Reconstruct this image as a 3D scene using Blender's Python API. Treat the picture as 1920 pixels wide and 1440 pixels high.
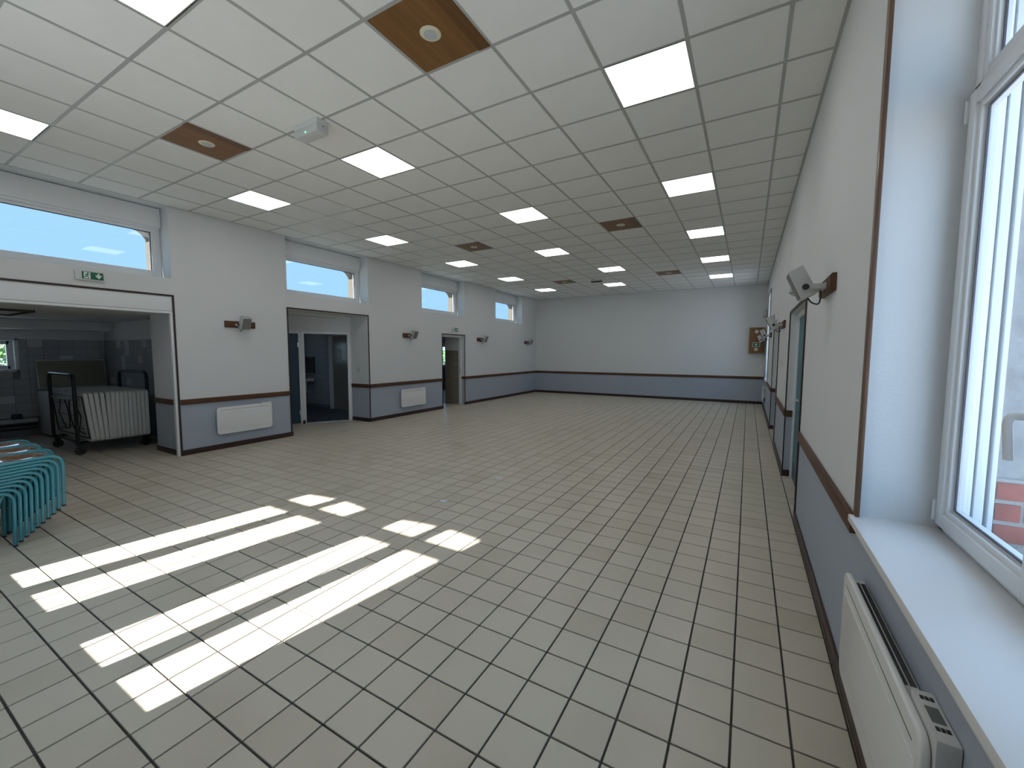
import bpy, bmesh, math, random
from mathutils import Vector, Matrix
random.seed(7)
for o in list(bpy.data.objects): bpy.data.objects.remove(o)
scene = bpy.context.scene
C = scene.collection
PI = math.pi

# ------------------------------------------------------------------ camera
CAM_Z = 1.614; FPX = 774.0
YAW, PIT, ROL = -0.5184, -0.0764, 0.0028
fw = Vector((math.sin(YAW)*math.cos(PIT), math.cos(YAW)*math.cos(PIT), math.sin(PIT)))
r0 = Vector((math.cos(YAW), -math.sin(YAW), 0)); u0 = r0.cross(fw)
rt = r0*math.cos(ROL) + u0*math.sin(ROL); up = -r0*math.sin(ROL) + u0*math.cos(ROL)
cam = bpy.data.cameras.new('camera'); camo = bpy.data.objects.new('camera', cam); C.objects.link(camo)
cam.sensor_width = 36; cam.sensor_fit = 'HORIZONTAL'; cam.lens = FPX/1920*36; cam.clip_start = 0.02; cam.clip_end = 300
camo.matrix_world = Matrix(((rt.x, up.x, -fw.x, 0), (rt.y, up.y, -fw.y, 0), (rt.z, up.z, -fw.z, CAM_Z), (0, 0, 0, 1)))
scene.camera = camo
def project(p):
    d = Vector(p) - Vector((0, 0, CAM_Z)); w = d.dot(fw)
    if w < 0.05: return None
    return (960 + FPX*d.dot(rt)/w, 720 - FPX*d.dot(up)/w)

# ------------------------------------------------------------------ sky, sun, exposure
SKY_STRENGTH = 3.2; SUN_STRENGTH = 23.0; PANEL_STRENGTH = 5.3
world = bpy.data.worlds.new('sky'); scene.world = world; world.use_nodes = True
bg = world.node_tree.nodes['Background']
bg.inputs[0].default_value = (0.40, 0.66, 1.0, 1); bg.inputs[1].default_value = SKY_STRENGTH
sun = bpy.data.lights.new('sun', 'SUN'); sun.energy = SUN_STRENGTH; sun.angle = math.radians(0.6); sun.color = (1.0, 0.97, 0.92)
suno = bpy.data.objects.new('sun', sun); C.objects.link(suno)
suno.rotation_euler = Vector((0.15, 1.0, -0.806)).to_track_quat('-Z', 'Y').to_euler()
suno.location = (-3, -8, 9)
vs = scene.view_settings
scene.display_settings.display_device = 'sRGB'
vs.view_transform = 'Standard'; vs.look = 'None'; vs.exposure = 0.0; vs.gamma = 1.0; vs.use_curve_mapping = False

# ------------------------------------------------------------------ measures (metres)
XL, XR, YB, YF, HC = -7.55, 0.46, -0.43, 15.2, 3.758
RZ0, RZ1 = 0.79, 0.872             # dado rail
BH = 0.085                          # baseboard height
PITCH = 0.2202; TX0, TY0 = -1.7618, 1.2711
CX0, CY0 = 0.1513, 2.592

# ------------------------------------------------------------------ materials
def s2l(c): return tuple(((v/255)/12.92 if v/255 <= .04045 else ((v/255+.055)/1.055)**2.4) for v in c)
def mat(name, col, rough=.5, metal=0., spec=.5, bump=0., bscale=200., var=0., vscale=8., coat=0.):
    m = bpy.data.materials.new(name); m.use_nodes = True
    nt = m.node_tree; b = nt.nodes['Principled BSDF']
    b.inputs['Base Color'].default_value = (*col, 1); b.inputs['Roughness'].default_value = rough
    b.inputs['Metallic'].default_value = metal; b.inputs['Specular IOR Level'].default_value = spec
    b.inputs['Coat Weight'].default_value = coat
    tc = None
    if bump or var:
        tc = nt.nodes.new('ShaderNodeTexCoord')
    if bump:
        n = nt.nodes.new('ShaderNodeTexNoise'); n.inputs['Scale'].default_value = bscale; n.inputs['Detail'].default_value = 3
        bp = nt.nodes.new('ShaderNodeBump'); bp.inputs['Strength'].default_value = bump; bp.inputs['Distance'].default_value = .004
        nt.links.new(tc.outputs['Object'], n.inputs['Vector']); nt.links.new(n.outputs['Fac'], bp.inputs['Height']); nt.links.new(bp.outputs['Normal'], b.inputs['Normal'])
    if var:
        n = nt.nodes.new('ShaderNodeTexNoise'); n.inputs['Scale'].default_value = vscale; n.inputs['Detail'].default_value = 5
        r = nt.nodes.new('ShaderNodeValToRGB')
        r.color_ramp.elements[0].position = .3; r.color_ramp.elements[1].position = .7
        r.color_ramp.elements[0].color = (*[c*(1-var) for c in col], 1); r.color_ramp.elements[1].color = (*[min(1, c*(1+var)) for c in col], 1)
        nt.links.new(tc.outputs['Object'], n.inputs['Vector']); nt.links.new(n.outputs['Fac'], r.inputs['Fac']); nt.links.new(r.outputs['Color'], b.inputs['Base Color'])
    return m
def wood(name, c1, c2, rough=.45, axis='Y', scale=30., coat=0.):
    m = bpy.data.materials.new(name); m.use_nodes = True
    nt = m.node_tree; b = nt.nodes['Principled BSDF']; b.inputs['Roughness'].default_value = rough; b.inputs['Coat Weight'].default_value = coat
    tc = nt.nodes.new('ShaderNodeTexCoord'); mp = nt.nodes.new('ShaderNodeMapping')
    sc = {'X': (.06, 1, 1), 'Y': (1, .06, 1), 'Z': (1, 1, .06)}[axis]
    mp.inputs['Scale'].default_value = sc
    n = nt.nodes.new('ShaderNodeTexNoise'); n.inputs['Scale'].default_value = scale; n.inputs['Detail'].default_value = 6; n.inputs['Roughness'].default_value = .65
    r = nt.nodes.new('ShaderNodeValToRGB'); r.color_ramp.elements[0].position = .33; r.color_ramp.elements[1].position = .68
    r.color_ramp.elements[0].color = (*c1, 1); r.color_ramp.elements[1].color = (*c2, 1)
    nt.links.new(tc.outputs['Object'], mp.inputs['Vector']); nt.links.new(mp.outputs['Vector'], n.inputs['Vector'])
    nt.links.new(n.outputs['Fac'], r.inputs['Fac']); nt.links.new(r.outputs['Color'], b.inputs['Base Color'])
    return m
def tile_mat(name, col, rough, var, pitch, ox, oy, spec=.5, bump=.0):
    m = bpy.data.materials.new(name); m.use_nodes = True
    nt = m.node_tree; b = nt.nodes['Principled BSDF']; b.inputs['Specular IOR Level'].default_value = spec
    g = nt.nodes.new('ShaderNodeNewGeometry')
    sub = nt.nodes.new('ShaderNodeVectorMath'); sub.operation = 'SUBTRACT'; sub.inputs[1].default_value = (ox, oy, 0)
    dv = nt.nodes.new('ShaderNodeVectorMath'); dv.operation = 'DIVIDE'; dv.inputs[1].default_value = (pitch, pitch, 1000)
    fl = nt.nodes.new('ShaderNodeVectorMath'); fl.operation = 'FLOOR'
    wn = nt.nodes.new('ShaderNodeTexWhiteNoise'); wn.noise_dimensions = '2D'
    nt.links.new(g.outputs['Position'], sub.inputs[0]); nt.links.new(sub.outputs[0], dv.inputs[0]); nt.links.new(dv.outputs[0], fl.inputs[0]); nt.links.new(fl.outputs[0], wn.inputs['Vector'])
    n = nt.nodes.new('ShaderNodeTexNoise'); n.inputs['Scale'].default_value = 1.3; n.inputs['Detail'].default_value = 4
    nt.links.new(g.outputs['Position'], n.inputs['Vector'])
    fine = nt.nodes.new('ShaderNodeTexNoise'); fine.inputs['Scale'].default_value = 160; fine.inputs['Detail'].default_value = 2
    nt.links.new(g.outputs['Position'], fine.inputs['Vector'])
    a = nt.nodes.new('ShaderNodeMath'); a.operation = 'MULTIPLY_ADD'; a.inputs[1].default_value = .6
    nt.links.new(wn.outputs['Value'], a.inputs[0]); nt.links.new(n.outputs['Fac'], a.inputs[2])
    a2 = nt.nodes.new('ShaderNodeMath'); a2.operation = 'MULTIPLY_ADD'; a2.inputs[1].default_value = .35
    nt.links.new(fine.outputs['Fac'], a2.inputs[0]); nt.links.new(a.outputs[0], a2.inputs[2])
    r = nt.nodes.new('ShaderNodeValToRGB'); r.color_ramp.elements[0].position = .35; r.color_ramp.elements[1].position = 1.35/1.4
    r.color_ramp.elements[0].color = (col[0]*(1-var), col[1]*(1-var*1.15), col[2]*(1-var*1.5), 1); r.color_ramp.elements[1].color = (col[0]*(1+var*.8), col[1]*(1+var*.9), col[2]*(1+var*1.1), 1)
    nt.links.new(a2.outputs[0], r.inputs['Fac']); nt.links.new(r.outputs['Color'], b.inputs['Base Color'])
    rr = nt.nodes.new('ShaderNodeMapRange'); rr.inputs[1].default_value = .3; rr.inputs[2].default_value = .7; rr.inputs[3].default_value = rough-.05; rr.inputs[4].default_value = rough+.08
    nt.links.new(n.outputs['Fac'], rr.inputs[0]); nt.links.new(rr.outputs[0], b.inputs['Roughness'])
    bp = nt.nodes.new('ShaderNodeBump'); bp.inputs['Strength'].default_value = .12; bp.inputs['Distance'].default_value = .002
    nt.links.new(fine.outputs['Fac'], bp.inputs['Height']); nt.links.new(bp.outputs['Normal'], b.inputs['Normal'])
    return m
def emit_mat(name, col, strength, cloud=0.):
    m = bpy.data.materials.new(name); m.use_nodes = True
    nt = m.node_tree; b = nt.nodes['Principled BSDF']; b.inputs['Base Color'].default_value = (.8, .8, .8, 1)
    b.inputs['Emission Color'].default_value = (*col, 1); b.inputs['Emission Strength'].default_value = strength
    return m
def glass_mat(name, tint=(1, 1, 1), refl=.05):
    m = bpy.data.materials.new(name); m.use_nodes = True
    nt = m.node_tree; nt.nodes.clear()
    out = nt.nodes.new('ShaderNodeOutputMaterial'); mx = nt.nodes.new('ShaderNodeMixShader')
    t = nt.nodes.new('ShaderNodeBsdfTransparent'); t.inputs[0].default_value = (*tint, 1)
    g = nt.nodes.new('ShaderNodeBsdfGlossy'); g.inputs['Roughness'].default_value = .02
    lw = nt.nodes.new('ShaderNodeLayerWeight'); pw = nt.nodes.new('ShaderNodeMath'); pw.operation = 'POWER'; pw.inputs[1].default_value = 5
    f = nt.nodes.new('ShaderNodeMath'); f.operation = 'MULTIPLY_ADD'; f.inputs[1].default_value = .9; f.inputs[2].default_value = .03
    nt.links.new(lw.outputs['Facing'], pw.inputs[0]); nt.links.new(pw.outputs[0], f.inputs[0])
    nt.links.new(f.outputs[0], mx.inputs[0]); nt.links.new(t.outputs[0], mx.inputs[1]); nt.links.new(g.outputs[0], mx.inputs[2]); nt.links.new(mx.outputs[0], out.inputs[0])
    return m

M = {}
M['paint'] = mat('white_wall_paint', (.71, .73, .73), .75, bump=.25, bscale=90)
M['paint_low'] = mat('grey_blue_wall_paint', (.385, .43, .50), .6, bump=.22, bscale=90)
M['plaster'] = mat('smooth_white_plaster', (.74, .75, .75), .8, bump=.1, bscale=60)
M['ctile'] = mat('mineral_ceiling_tile', (.86, .87, .85), .9, bump=.35, bscale=260, var=.02, vscale=3)
M['cgrid'] = mat('ceiling_grid_steel', (.46, .47, .46), .38, metal=.15)
M['slab'] = mat('concrete_slab', (.35, .34, .32), .9)
M['ftile'] = tile_mat('beige_floor_tile', (.53, .482, .388), .33, .13, PITCH, TX0, TY0)
M['grout'] = mat('dark_grout', (.055, .05, .045), .85, var=.5, vscale=5)
M['rail'] = wood('stained_rail_wood', (.062, .023, .008), (.125, .05, .02), .48, 'Y', 40)
M['railx'] = wood('stained_rail_wood_across', (.062, .023, .008), (.125, .05, .02), .48, 'X', 40)
M['railz'] = wood('stained_trim_wood', (.085, .04, .02), (.17, .085, .045), .42, 'Z', 40, coat=.1)
M['trimdark'] = wood('dark_trim_wood', (.020, .008, .006), (.045, .018, .012), .45, 'Z', 40)
M['base'] = wood('dark_baseboard_wood', (.022, .009, .007), (.055, .022, .015), .42, 'Y', 40)
M['panelwood'] = wood('oak_veneer', (.17, .075, .018), (.25, .12, .035), .42, 'Y', 14)
M['panelwood2'] = wood('dark_oak_veneer', (.11, .045, .010), (.17, .075, .02), .42, 'Y', 14)
M['pvc'] = mat('white_pvc', (.80, .82, .83), .28)
M['gasket'] = mat('grey_gasket', (.10, .10, .12), .6)
M['glass'] = glass_mat('window_glass')
M['sky_dim_glass'] = glass_mat('sky_dimming_glass', (.57, .60, .60))  # tint added to hold down the bright sky seen through the high panes
M['sill'] = mat('white_laminate_sill', (.80, .80, .80), .35, bump=.05, bscale=150)
M['ral_white'] = mat('white_enamel', (.80, .81, .80), .22, coat=.3)
M['ral_grey'] = mat('light_grey_plastic', (.58, .59, .58), .4)
M['ral_grey2'] = mat('grey_rating_label', (.38, .40, .39), .4)
M['dark'] = mat('black_plastic', (.012, .012, .013), .5)
M['slot'] = mat('dark_slot', (.02, .02, .022), .7)
M['screen'] = mat('grey_lcd_screen', (.12, .14, .13), .15)
M['teal_tube'] = mat('turquoise_tube_paint', (.035, .235, .30), .32, coat=.3)
M['teal_door'] = mat('teal_door_paint', (.03, .16, .20), .45)
M['blue_door'] = mat('dark_blue_door_paint', (.012, .05, .085), .4)
M['ply'] = wood('varnished_beech_ply', (.26, .115, .045), (.36, .18, .08), .14, 'Y', 25, coat=.6)
M['spk'] = mat('pale_grey_speaker', (.52, .53, .51), .5)
M['grille'] = mat('speaker_grille', (.22, .22, .22), .6, bump=.6, bscale=500)
M['green'] = mat('exit_sign_green', (.008, .13, .075), .4)
M['signwhite'] = mat('exit_sign_white', (.72, .80, .74), .4)
M['clear'] = mat('translucent_housing', (.66, .68, .66), .25)
M['clearcover'] = glass_mat('clear_lamp_cover', (.82, .83, .83))
M['led_green'] = emit_mat('green_led', (.05, 1, .3), 5)
M['panel'] = emit_mat('led_panel_diffuser', (1.0, .985, .97), PANEL_STRENGTH)
M['panelframe'] = mat('led_panel_frame', (.78, .78, .76), .4)
M['cream'] = mat('cream_spot_ring', (.74, .70, .52), .35)
M['spotglass'] = mat('frosted_spot_glass', (.50, .53, .56), .3)
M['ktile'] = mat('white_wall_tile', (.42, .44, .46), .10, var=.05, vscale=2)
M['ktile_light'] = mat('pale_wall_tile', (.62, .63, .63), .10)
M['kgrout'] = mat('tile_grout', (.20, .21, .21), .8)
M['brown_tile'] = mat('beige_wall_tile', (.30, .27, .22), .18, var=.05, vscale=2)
M['table'] = mat('grey_white_table_plastic', (.50, .51, .49), .55, bump=.15, bscale=200)
M['tframe'] = mat('dark_blue_steel_tube', (.012, .014, .035), .3, metal=.4)
M['black_tube'] = mat('black_steel_tube', (.012, .012, .014), .3, metal=.3)
M['chrome'] = mat('chrome', (.65, .66, .68), .15, metal=1)
M['freezer'] = mat('white_freezer_enamel', (.55, .57, .56), .35)
M['freezer_in'] = mat('beige_freezer_lid_liner', (.24, .23, .16), .5)
M['ceramic'] = mat('white_ceramic', (.75, .76, .76), .12)
M['mirror'] = mat('mirror_glass', (.75, .78, .80), .03, metal=1)
M['wcfloor'] = mat('dark_grey_floor', (.06, .075, .09), .5)
M['render'] = mat('grey_roughcast_render', (.33, .325, .315), .95, bump=1.0, bscale=45, var=.16, vscale=14)
M['brick'] = mat('red_brick', (.34, .10, .07), .85, bump=.6, bscale=60, var=.25, vscale=9)
M['mortar'] = mat('grey_mortar', (.40, .38, .35), .9, bump=.8, bscale=60)
M['tan'] = mat('tan_facade_render', (.27, .22, .18), .9, bump=.5, bscale=50)
M['leaf'] = mat('hedge_leaf', (.10, .20, .05), .55, var=.4, vscale=3)
M['ground'] = mat('pale_bounce_ground', (.44, .45, .46), .95, var=.3, vscale=2)  # unseen ground, made pale so sunlight bounces up into the room
M['scrap'] = mat('glint_white_film', (.80, .85, .93), .25)  # bluish white stands in for the bright reflection on the scraps
M['paper'] = mat('white_paper', (.72, .72, .68), .7)
M['dirtywhite'] = mat('pipe_cover_white', (.45, .47, .48), .4)

# ------------------------------------------------------------------ geometry helpers
class G:
    def __init__(s): s.v = []; s.f = []; s.m = []
    def add(s, vs, fs, mi=0):
        k = len(s.v); s.v += [tuple(v) for v in vs]
        for f in fs: s.f.append(tuple(i+k for i in f)); s.m.append(mi)
        return s
    def box(s, x0, x1, y0, y1, z0, z1, mi=0):
        x0, x1 = min(x0, x1), max(x0, x1); y0, y1 = min(y0, y1), max(y0, y1); z0, z1 = min(z0, z1), max(z0, z1)
        return s.add([(x0,y0,z0),(x1,y0,z0),(x1,y1,z0),(x0,y1,z0),(x0,y0,z1),(x1,y0,z1),(x1,y1,z1),(x0,y1,z1)],
                     [(3,2,1,0),(4,5,6,7),(0,1,5,4),(1,2,6,5),(2,3,7,6),(3,0,4,7)], mi)
    def ext(s, poly, a, b, fn, mi=0):
        """extrude polygon [(p,q)] between depths a and b; fn(p,q,d)->xyz"""
        n = len(poly)
        vs = [fn(p, q, a) for p, q in poly] + [fn(p, q, b) for p, q in poly]
        fs = [tuple(range(n))[::-1], tuple(range(n, 2*n))] + [(i, (i+1) % n, n+(i+1) % n, n+i) for i in range(n)]
        return s.add(vs, fs, mi)
    def cyl(s, c, ax, r, h, n=20, mi=0, r2=None):
        c = Vector(c); ax = Vector(ax).normalized(); t = Vector((1,0,0)) if abs(ax.x) < .9 else Vector((0,1,0))
        e1 = ax.cross(t).normalized(); e2 = ax.cross(e1); r2 = r if r2 is None else r2
        vs = [c+e1*math.cos(2*PI*i/n)*r+e2*math.sin(2*PI*i/n)*r for i in range(n)] + [c+ax*h+e1*math.cos(2*PI*i/n)*r2+e2*math.sin(2*PI*i/n)*r2 for i in range(n)]
        return s.add(vs, [tuple(range(n))[::-1], tuple(range(n, 2*n))] + [(i, (i+1) % n, n+(i+1) % n, n+i) for i in range(n)], mi)
    def tube(s, pts, r, n=10, mi=0):
        pts = [Vector(p) for p in pts]; rings = []
        t0 = (pts[1]-pts[0]).normalized(); ref = Vector((0,0,1)) if abs(t0.z) < .9 else Vector((1,0,0))
        e = t0.cross(ref).normalized()
        for i, p in enumerate(pts):
            t = (pts[min(i+1, len(pts)-1)]-pts[max(i-1, 0)]).normalized()
            e = (e - t*e.dot(t)).normalized(); b = t.cross(e)
            rings.append([p+e*math.cos(2*PI*k/n)*r+b*math.sin(2*PI*k/n)*r for k in range(n)])
        vs = [v for q in rings for v in q]; fs = []
        for i in range(len(pts)-1):
            for k in range(n): fs.append((i*n+k, i*n+(k+1) % n, (i+1)*n+(k+1) % n, (i+1)*n+k))
        fs.append(tuple(range(n))[::-1]); fs.append(tuple(range((len(pts)-1)*n, len(pts)*n)))
        return s.add(vs, fs, mi)
    def dome(s, c, ax, rx, ry, h, e1, n=16, k=5, mi=0):
        c = Vector(c); ax = Vector(ax).normalized(); e1 = Vector(e1).normalized(); e2 = ax.cross(e1)
        vs = []
        for j in range(k):
            a = j/k*PI/2
            for i in range(n): vs.append(c+ax*h*math.sin(a)+(e1*math.cos(2*PI*i/n)*rx+e2*math.sin(2*PI*i/n)*ry)*math.cos(a))
        vs.append(c+ax*h); fs = []
        for j in range(k-1):
            for i in range(n): fs.append((j*n+i, j*n+(i+1) % n, (j+1)*n+(i+1) % n, (j+1)*n+i))
        for i in range(n): fs.append(((k-1)*n+i, (k-1)*n+(i+1) % n, k*n))
        fs.append(tuple(range(n))[::-1])
        return s.add(vs, fs, mi)
def rounded(pts, r, k=6):
    pts = [Vector(p) for p in pts]; out = [pts[0]]
    for i in range(1, len(pts)-1):
        rr = r[i-1] if isinstance(r, (list, tuple)) else r
        a = (pts[i-1]-pts[i]); b = (pts[i+1]-pts[i]); d = min(rr, a.length*.49, b.length*.49)
        A = pts[i]+a.normalized()*d; B = pts[i]+b.normalized()*d
        for j in range(k+1):
            t = j/k; out.append(A*(1-t)**2+pts[i]*2*t*(1-t)+B*t*t)
    out.append(pts[-1]); return out
def rrect(w, h, r, k=5):
    out = []
    for cx, cy, a0 in ((w/2-r, h/2-r, 0), (-w/2+r, h/2-r, PI/2), (-w/2+r, -h/2+r, PI), (w/2-r, -h/2+r, 1.5*PI)):
        for i in range(k+1): a = a0+i/k*PI/2; out.append((cx+r*math.cos(a), cy+r*math.sin(a)))
    return out
def build(name, g, mats, parent=None, smooth=False, bevel=0., seg=2, bang=30):
    me = bpy.data.meshes.new(name); me.from_pydata(g.v, [], g.f)
    mats = mats if isinstance(mats, (list, tuple)) else [mats]
    for m in mats: me.materials.append(M[m] if isinstance(m, str) else m)
    for p, i in zip(me.polygons, g.m): p.material_index = i
    bm = bmesh.new(); bm.from_mesh(me); bmesh.ops.recalc_face_normals(bm, faces=bm.faces)
    if bevel:
        es = [e for e in bm.edges if len(e.link_faces) == 2 and e.calc_face_angle(0) > math.radians(bang)]
        bmesh.ops.bevel(bm, geom=es, offset=bevel, segments=seg, affect='EDGES', profile=.6, clamp_overlap=True)
    bm.to_mesh(me); bm.free()
    if smooth or bevel:
        for p in me.polygons: p.use_smooth = True
        me.set_sharp_from_angle(angle=math.radians(40))
    o = bpy.data.objects.new(name, me); C.objects.link(o)
    if parent is not None: o.parent = parent
    return o
def tag(o, label=None, cat=None, group=None, kind=None):
    if label: o['label'] = label
    if cat: o['category'] = cat
    if group: o['group'] = group
    if kind: o['kind'] = kind
    return o
def thing(name, label, cat, loc=(0,0,0), rotz=0, group=None, kind=None):
    o = bpy.data.objects.new(name, None); C.objects.link(o); o.location = loc; o.rotation_euler = (0,0,rotz); o.empty_display_size = .1
    return tag(o, label, cat, group, kind)
def dup(root, loc, rot=(0,0,0), label=None, group=None):
    def cp(o, par):
        c = o.copy(); C.objects.link(c)
        if par is not None: c.parent = par
        for ch in list(o.children): cp(ch, c)
        return c
    r = cp(root, None); r.location = loc; r.rotation_euler = rot
    if label: r['label'] = label
    if group: r['group'] = group
    return r
def struct(name, g, mats, label, cat, **k):
    return tag(build(name, g, mats, **k), label, cat, kind='structure')
ORD = ['first', 'second', 'third', 'fourth', 'fifth', 'sixth', 'seventh', 'eighth', 'ninth', 'tenth', 'eleventh', 'twelfth', 'thirteenth', 'fourteenth']

# wall with rectangular openings; uv -> world through fn(u, z, d)
def wall_geom(u0, u1, z0, z1, thick, openings, fn, zsplit=None):
    us = sorted({u0, u1, *[o[0] for o in openings], *[o[1] for o in openings]}); us = [u for u in us if u0 <= u <= u1]
    zs = sorted({z0, z1, *[o[2] for o in openings], *[o[3] for o in openings], *([zsplit] if zsplit else [])}); zs = [z for z in zs if z0 <= z <= z1]
    g = G()
    for a, b in zip(us, us[1:]):
        for c, d in zip(zs, zs[1:]):
            mu, mz = (a+b)/2, (c+d)/2
            if any(o[0] < mu < o[1] and o[2] < mz < o[3] for o in openings): continue
            p = fn(a, c, 0); q = fn(b, d, thick)
            g.box(p[0], q[0], p[1], q[1], p[2], q[2], 1 if zsplit and mz < zsplit else 0)
    return g
fL = lambda u, z, d: (XL-d, u, z)
fR = lambda u, z, d: (XR+d, u, z)
fB = lambda u, z, d: (u, YB-d, z)
fF = lambda u, z, d: (u, YF+d, z)
def fbox(g, fn, u0, u1, z0, z1, d0, d1, mi=0):
    p = fn(u0, z0, d0); q = fn(u1, z1, d1); g.box(p[0], q[0], p[1], q[1], p[2], q[2], mi); return g

# ------------------------------------------------------------------ openings
CW = [(1.03, 2.93), (4.72, 6.63), (8.41, 10.31), (12.09, 14.0)]      # clerestory windows
OP1 = (0.35, 2.92, 0, 2.435); OP2 = (4.72, 6.60, 0, 2.425); OP3 = (9.24, 10.29, 0, 2.12)
WR1 = (0.95, 2.35); WR2 = (12.7, 14.2); WB = [(-4.90, -3.80), (-3.47, -2.37)]
DR = [(4.77, 6.43), (8.6, 10.3)]
WZ0, WZ1 = 0.855, 3.25

# ------------------------------------------------------------------ room shell
g = wall_geom(YB, YF, 0, 3.95, .40, [(a, b, 2.70, 3.758) for a, b in CW] + [OP1, OP2, OP3], fL, RZ0)
struct('wall_left', g, ['paint', 'paint_low'], 'long left wall, white above and grey below the wooden rail', 'wall')
g = wall_geom(YB-.55, YF+.3, 0, 3.95, .55, [(*WR1, WZ0, WZ1), (*WR2, WZ0, WZ1)] + [(a, b, 0, 2.12) for a, b in DR], fR, RZ0)
wall_right = struct('wall_right', g, ['paint', 'paint_low'], 'long right wall with doors and tall window, white over grey', 'wall')
g = wall_geom(XL-.4, XR, 0, 3.95, .55, [(a, b, WZ0, WZ1) for a, b in WB], fB, RZ0)
struct('wall_back', g, ['paint', 'paint_low'], 'wall behind the camera with two tall sunlit windows', 'wall')
g = wall_geom(XL-.4, XR, 0, 3.95, .3, [], fF, RZ0)
struct('wall_far', g, ['paint', 'paint_low'], 'far end wall, plain white above a grey lower band', 'wall')

# ---- floor: grout bed + tiles
rooms = [(XL, XR, YB, YF), (-11.9, XL, -.1, 3.37), (-9.45, XL, OP2[0], OP2[1]), (-10.4, XL, 8.9, 12.9)] + [(XR, XR+.26, a, b) for a, b in DR]
g = G()
g.box(-12.3, XR+.55, YB-.55, YF+.3, -.25, -.0075)
floor = struct('floor', g, 'grout', 'floor of square beige tiles with dark joints', 'floor')
def tile_geom(g, x0, x1, y0, y1, zt, h, c=.0012):
    g.add([(x0,y0,zt-h),(x1,y0,zt-h),(x1,y1,zt-h),(x0,y1,zt-h),(x0,y0,zt-c),(x1,y0,zt-c),(x1,y1,zt-c),(x0,y1,zt-c),
           (x0+c,y0+c,zt),(x1-c,y0+c,zt),(x1-c,y1-c,zt),(x0+c,y1-c,zt)],
          [(0,1,5,4),(1,2,6,5),(2,3,7,6),(3,0,4,7),(4,5,9,8),(5,6,10,9),(6,7,11,10),(7,4,8,11),(8,9,10,11)])
cells = []; J = .0049
for rx0, rx1, ry0, ry1 in rooms:
    i0 = math.floor((rx0-TX0)/PITCH); i1 = math.ceil((rx1-TX0)/PITCH); j0 = math.floor((ry0-TY0)/PITCH); j1 = math.ceil((ry1-TY0)/PITCH)
    for i in range(i0, i1):
        for j in range(j0, j1):
            a, b = max(TX0+i*PITCH+J, rx0), min(TX0+(i+1)*PITCH-J, rx1); c, d = max(TY0+j*PITCH+J, ry0), min(TY0+(j+1)*PITCH-J, ry1)
            if b-a < .006 or d-c < .006: continue
            cells.append((a, b, c, d))
def vis_area(pts):
    q = [project(p) for p in pts]
    if any(v is None for v in q): return 0
    if max(v[0] for v in q) < 0 or min(v[0] for v in q) > 1920 or max(v[1] for v in q) < 0 or min(v[1] for v in q) > 1440: return 0
    return abs(sum(q[i][0]*q[(i+1) % 4][1]-q[(i+1) % 4][0]*q[i][1] for i in range(4)))/2
cells.sort(key=lambda c: -vis_area([(c[0],c[2],0),(c[1],c[2],0),(c[1],c[3],0),(c[0],c[3],0)]))
cache = {}
for a, b, c, d in cells[:300]:
    key = (round(b-a, 4), round(d-c, 4))
    if key not in cache:
        g = G(); tile_geom(g, 0, b-a, 0, d-c, 0, .012); o = build('tile', g, 'ftile', floor); cache[key] = o.data
    else:
        o = bpy.data.objects.new('tile', cache[key]); C.objects.link(o); o.parent = floor
    o.location = (a, c, 0)
g = G()
for a, b, c, d in cells[300:]: tile_geom(g, a, b, c, d, 0, .012)
o = build('tiles', g, 'ftile', floor); o['kind'] = 'stuff'

# ---- ceiling: slab, grid bars, tiles
ceiling = struct('ceiling', G().box(XL-.4, XR+.55, YB-.55, YF+.3, HC+.03, 4.05), 'slab', 'suspended ceiling of white mineral tiles in a metal grid', 'ceiling')
cxs = [CX0-.6*k for k in range(13)]; cys = [CY0+.6*k for k in range(-5, 22)]
cys = [y for y in cys if YB+.02 < y < YF-.02]
BW = .0125
for x in cxs: build('grid_bar', G().box(x-BW, x+BW, YB, YF, HC-.002, HC+.03), 'cgrid', ceiling)
for y in cys: build('grid_bar', G().box(XL, XR, y-BW, y+BW, HC-.0015, HC+.03), 'cgrid', ceiling)
g = G(); e = .022
g.box(XL, XL+e, YB, YF, HC-.001, HC+.03); g.box(XR-e, XR, YB, YF, HC-.001, HC+.03); g.box(XL, XR, YF-e, YF, HC-.001, HC+.03); g.box(XL, XR, YB, YB+e, HC-.001, HC+.03)
build('edge_angle', g, 'cgrid', ceiling)
LIGHTS = [(1, r) for r in (-3, 1, 5, 9, 13, 17)] + [(10, r) for r in (-3, 1, 5, 9, 13, 17)] + [(6, r) for r in (1, 9, 17)] + [(5, r) for r in (-3, 5, 13)]
WOODS = [(3, -1), (3, 7), (3, 15), (8, -1), (8, 7), (8, 15)]
skip = set(LIGHTS) | set(WOODS)
ccells = []
xe = [XR] + cxs + [XL]; 
for k in range(len(xe)-1):
    x1, x0 = xe[k], xe[k+1]; col = k-1
    ye = [YB] + cys + [YF]
    for j in range(len(ye)-1):
        row = round((ye[j]-CY0)/.6) if j > 0 else round((ye[1]-CY0)/.6)-1
        if (col, row) in skip: continue
        ccells.append((x0+.004, x1-.004, ye[j]+.004, ye[j+1]-.004))
ccells.sort(key=lambda c: -vis_area([(c[0],c[2],HC),(c[1],c[2],HC),(c[1],c[3],HC),(c[0],c[3],HC)]))
cache = {}
for a, b, c, d in ccells[:300]:
    key = (round(b-a, 3), round(d-c, 3))
    if key not in cache:
        o = build('ceiling_tile', G().box(0, b-a, 0, d-c, .0008, .014), 'ctile', ceiling); cache[key] = o.data
    else:
        o = bpy.data.objects.new('ceiling_tile', cache[key]); C.objects.link(o); o.parent = ceiling
    o.location = (a, c, HC)
g = G()
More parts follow.
